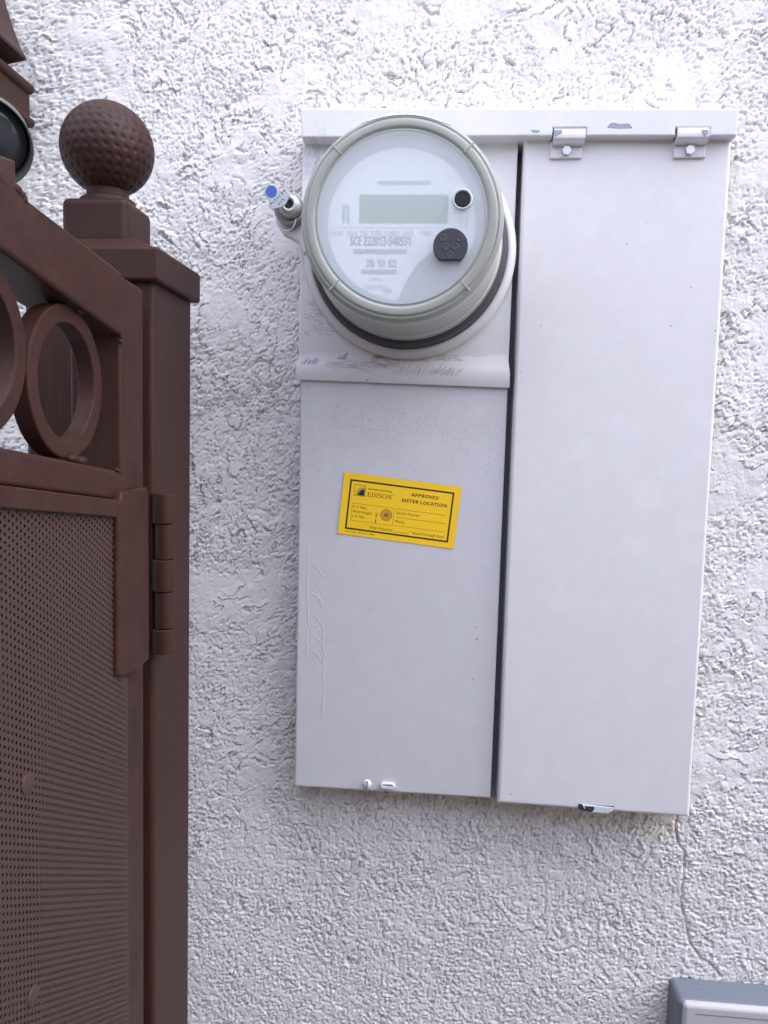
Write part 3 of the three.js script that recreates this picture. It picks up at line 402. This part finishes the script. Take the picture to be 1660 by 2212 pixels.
// ───────── gate, standing open at a right angle to the wall ─────────
const gate = thing('metal_gate', 'brown metal gate with rings and perforated sheet hinged to the post', 'gate');
const GT = .040, zEnd = cp.z + .30;                          // tube depth, far edge of the leaf behind the eye
const ext = (a, b, z) => a.clone().add(b.clone().sub(a).multiplyScalar((z - a.z) / (b.z - a.z)));   // slide along a rail
const railX = (ax, ay, bx, by) => [onX(ax, ay, GX0), onX(bx, by, GX0)];
{
  const zs0 = onX(311, 900, GX0).z, zs1 = onX(262, 900, GX0).z;      // stile
  const tU = railX(0, 385, 275, 598), tL = railX(0, 537, 262, 726), mU = railX(0, 965, 258, 1018), mL = railX(0, 1048, 260, 1081), fL = railX(0, 1098, 249, 1118);
  const quad = (u, l, za, zb) => [ext(l[0], l[1], za), ext(l[0], l[1], zb), ext(u[0], u[1], zb), ext(u[0], u[1], za)];
  const topAt = ext(tU[0], tU[1], zs0).y;
  const stile = mesh('stile', slabX([V3(0, .06, zs0), V3(0, .06, zs1), V3(0, ext(tL[0], tL[1], zs1).y, zs1), V3(0, ext(tU[0], tU[1], zs1).y - .002, zs1), V3(0, topAt, zs0)], GX0 - GT, GX0, .003, 3), brown, gate);
  mesh('stile', slabX([V3(0, .06, zEnd), V3(0, .06, zEnd + .045), V3(0, ext(tU[0], tU[1], zEnd).y, zEnd + .045), V3(0, ext(tU[0], tU[1], zEnd).y, zEnd)], GX0 - GT, GX0, .003, 3), brown, gate);
  mesh('top_rail', slabX(quad(tU, tL, zs1 - .002, zEnd + .01), GX0 - GT - .001, GX0 + .0008, .003, 3), brown, gate);
  mesh('middle_rail', slabX(quad(mU, mL, zs1 - .002, zEnd), GX0 - GT + .001, GX0 + .0006, .003, 3), brown, gate);
  mesh('bottom_rail', slabX([V3(0, .06, zs1), V3(0, .06, zEnd), V3(0, .105, zEnd), V3(0, .105, zs1)], GX0 - GT + .001, GX0 - .001, .003, 3), brown, gate);
  mesh('cover_bar', slabX(quad([mL[0].clone().setY(mL[0].y - .0005), mL[1].clone().setY(mL[1].y - .0005)], fL, onX(251, 1100, GX0 + .006).z, zEnd), GX0 - .002, GX0 + .0075, .0012, 2), brown, gate);
  mesh('upright', slabX([onX(-90, 330, GX0), onX(-90, 300, GX0), onX(34, 346, GX0), onX(36, 402, GX0), onX(40, 412, GX0), onX(52, 426, GX0), onX(60, 440, GX0)], GX0 - GT + .004, GX0 + .0004, .002, 2), brown, gate);
  // rings between the rails
  const rc = onX(158, 826, GX0 - .004), RO = .0512, RI = .0388, slope = (mU[1].y - mU[0].y) / (mU[1].z - mU[0].z);
  for (let k = 0; k < 8; k++) {
    const c = { x: -(rc.z + k * (2 * RO + .0006)), y: rc.y + slope * k * (2 * RO) * 1.02 };
    if (-c.x > zEnd) break;
    const g = slab(circlePts(c.x, c.y, RO, 96), 0, .013, .0012, 2, [circlePts(c.x, c.y, RI, 96)]); g.rotateY(Math.PI / 2); g.translate(GX0 - .020, 0, 0);
    mesh('ring', g, brown, gate);
  }
  // weld beads where ring and rails meet
  for (const [px, py] of [[172, 668], [196, 676], [212, 688], [158, 990], [176, 996]]) { const q = onX(px, py, GX0 - .006), g = new THREE.SphereGeometry(.005, 14, 10); g.scale(.7, .7, 1.3); g.translate(q.x, q.y, q.z); mesh('weld_bead', g, brown, gate); }
  const weld = (a, b, n, r) => { for (let i = 0; i < n; i++) { const q = a.clone().lerp(b, (i + .5) / n), g = new THREE.SphereGeometry(r * rr(.8, 1.15), 12, 8); g.scale(.55, rr(.7, 1), rr(.8, 1.2)); g.translate(q.x + rr(-.0003, .0003), q.y + rr(-.0008, .0008), q.z + rr(-.0008, .0008)); mesh('weld_bead', g, brown, gate); } };
  weld(onX(264, 1064, GX0 + .0055), onX(316, 1057, GX0 + .0055), 11, .0016);
  weld(onX(263, 716, GX0), onX(263, 738, GX0), 4, .0024); weld(onX(250, 1014, GX0), onX(262, 1020, GX0), 4, .002);
  weld(onX(100, 562, GX0 - .001), onX(112, 574, GX0 - .001), 3, .0022); weld(onX(36, 404, GX0), onX(56, 434, GX0), 6, .0026);
  // perforated sheet: every hole is cut out of the sheet
  const sx = GX0 + .0025, zA = onX(277, 1700, sx).z, pitch = .00476, colW = pitch * .866, hr = .00104, yTopAt = z => ext(fL[0], fL[1], z).y + .006;
  const P = [], I = []; const zB = cp.z - .31, yBot = .84;
  const ncol = Math.floor((zB - zA) / colW);
  const hexA = Array.from({ length: 6 }, (_, i) => i * Math.PI / 3);
  for (let ci = 0; ci < ncol; ci++) {
    const z = zA + (ci + .5) * colW, y1 = yTopAt(z), nrow = Math.floor((y1 - yBot) / pitch);
    for (let ri = 0; ri < nrow; ri++) {
      const y = yBot + (ri + (ci & 1 ? .5 : 0)) * pitch, k = P.length / 3, co = pitch / Math.sqrt(3);
      for (let i = 0; i < 6; i++) { const a = hexA[i]; P.push(sx, y + Math.sin(a) * co, z + Math.cos(a) * co); }
      for (let i = 0; i < 12; i++) { const a = i * Math.PI / 6; P.push(sx, y + Math.sin(a) * hr, z + Math.cos(a) * hr); }
      for (let i = 0; i < 6; i++) { const o = k + i, o2 = k + (i + 1) % 6, h0 = k + 6 + 2 * i, h1 = k + 6 + 2 * i + 1, h2 = k + 6 + (2 * i + 2) % 12; I.push(o, h0, h1, o, h1, o2, o2, h1, h2); }
    }
  }
  const g = new THREE.BufferGeometry(); g.setAttribute('position', new THREE.Float32BufferAttribute(P, 3)); g.setIndex(I); g.computeVertexNormals();
  const uvs = new Float32Array(P.length / 3 * 2); for (let i = 0; i < P.length / 3; i++) { uvs[2 * i] = P[3 * i + 2]; uvs[2 * i + 1] = P[3 * i + 1]; } g.setAttribute('uv', new THREE.BufferAttribute(uvs, 2));
  const sheetMat = mat({ color: lin(.054, .0235, .0190), roughness: .6, side: THREE.DoubleSide });
  const sh = mesh('perforated_sheet', g, sheetMat, gate); sh.userData.kind = 'stuff';
  mesh('sheet_margin', slabX([V3(0, .10, zB), V3(0, .10, zEnd), V3(0, yTopAt(zEnd), zEnd), V3(0, yTopAt(zB), zB)], sx - .001, sx, .0002, 1), brown, gate);
  mesh('sheet_margin', slabX([V3(0, .10, zA), V3(0, .10, zB), V3(0, yBot - .001, zB), V3(0, yBot - .001, zA)], sx - .001, sx, .0002, 1), brown, gate);
  // flat bars close behind the sheet, a gap between them
  const za = zs1 + .001, g1 = onX(70, 1500, GX0).z, g2 = onX(26, 1500, GX0).z;
  const bar = (z0, z1) => mesh('backing_plate', slabX([V3(0, .10, z0), V3(0, .10, z1), V3(0, yTopAt(z1) - .017, z1), V3(0, yTopAt(z0) - .017, z0)], GX0 - .0005, GX0 + .0012, .0004, 1), brown, gate);
  bar(za, g1); bar(g2, g2 + .16); bar(g2 + .175, zEnd);
  mesh('rear_sheet', slabX([V3(0, .10, za), V3(0, .10, zEnd), V3(0, yTopAt(zEnd) + .03, zEnd), V3(0, yTopAt(za) + .03, za)], GX0 - GT + .002, GX0 - GT + .0035, .0003, 1), brown, gate);
  // carriage bolt heads on the sheet
  for (const [px, py] of [[62, 1693], [75, 2151]]) { const q = onX(px, py, sx + .001), s = new THREE.SphereGeometry(.0066, 28, 14); s.scale(.24, 1, 1); s.translate(q.x - .0008, q.y, q.z); mesh('bolt_head', s, sheetMat, gate); }
  // hinge sleeve plate round the stile
  const X1 = GX0 + .0065, pl = (x, y) => onX(x, y, X1);
  mesh('hinge_plate', slabX([pl(262, 1080), pl(266, 1062), pl(318, 1052), pl(323, 1066), pl(324, 1424), pl(311, 1436), pl(306, 1452), pl(266, 1462), pl(256, 1458), pl(256, 1085)], GX0 - .006, X1, .0025, 3), brown, gate);
  // barrel hinge
  const ax = onX(354, 1230, GX0 + .0075), k = [[1065, 1130, .0094], [1131, 1207, .0080], [1208, 1276, .0094], [1277, 1356, .0080], [1357, 1409, .0094]];
  for (const [a, b, r] of k) { const y1 = onZ(354, a, ax.z).y, y0 = onZ(354, b, ax.z).y; const gg = lathe([[.0001, y0], [r - .0008, y0], [r, y0 + .0008], [r, y1 - .0008], [r - .0008, y1], [.0001, y1]], 40); gg.translate(ax.x + (r > .009 ? 0 : .0008), 0, ax.z); mesh('hinge_knuckle', gg, brown, gate); }
}

// ───────── wall lamp at the left edge: flared roof, square body, round grey shade ─────────
{
  const lamp = thing('wall_lamp', 'brown wall lamp with flared roof and grey round shade above the gate', 'wall lamp');
  const zz = (list, z) => list.map(([X, Y]) => onZ(X / 2.766 * .8641, Y / 2.766 * .8641, z));
  mesh('roof', slab(zz([[-260, -420], [-60, -420], [20, -60], [45, 40], [70, 120], [105, 230], [145, 330], [182, 395], [182, 415], [60, 442], [-60, 470], [-260, 500]], .033), .03, .085, .003, 2), brown, lamp);
  // body: a square box on the wall with a bead along its top and foot
  const e = zz([[188, 590], [188, 860]], .012), w = .15;
  mesh('body', box(w, e[0].y - e[1].y, .12, e[0].x - w / 2, (e[0].y + e[1].y) / 2, .066, .002), brown, lamp);
  for (const [i, r] of [[0, .0052], [1, .0050]]) { const y = e[i].y + (i ? .003 : -.002); const g = box(w + .010, r * 2, .126, e[0].x - w / 2, y, .066, r * .95); mesh('rim', g, brown, lamp); }
  // bell shade in front of the body, its mouth turned down towards the gate
  const sc = onZ(-34, 306, .20), R = .036;
  const g = lathe([[.006, .052], [.016, .048], [.026, .036], [.032, .018], [R, 0], [R - .0015, 0], [.0300, .018], [.0225, .035], [.015, .046], [.001, .049]], 72);
  const sm = mesh('shade', g, mat({ color: lin(.12, .12, .11), roughness: .5, side: THREE.DoubleSide }), lamp); sm.position.copy(sc); sm.rotation.set(-.95, .38, 0, 'YXZ');
  const bl = mesh('glass', lathe([[.0001, -.004], [.014, -.002], [.023, .003], [.0300, .008], [.0312, .012], [.0001, .012]], 48), mat({ color: lin(.05, .055, .065), roughness: .1 }), lamp); bl.position.copy(sc); bl.rotation.copy(sm.rotation);
  mesh('arm', new THREE.TubeGeometry(new THREE.CatmullRomCurve3([V3(sc.x, sc.y + .028, sc.z - .036), V3(sc.x - .02, sc.y + .04, sc.z - .06), V3(sc.x - .03, sc.y + .045, .10)]), 16, .006, 12), brown, lamp);
}

renderer.render(scene, camera);
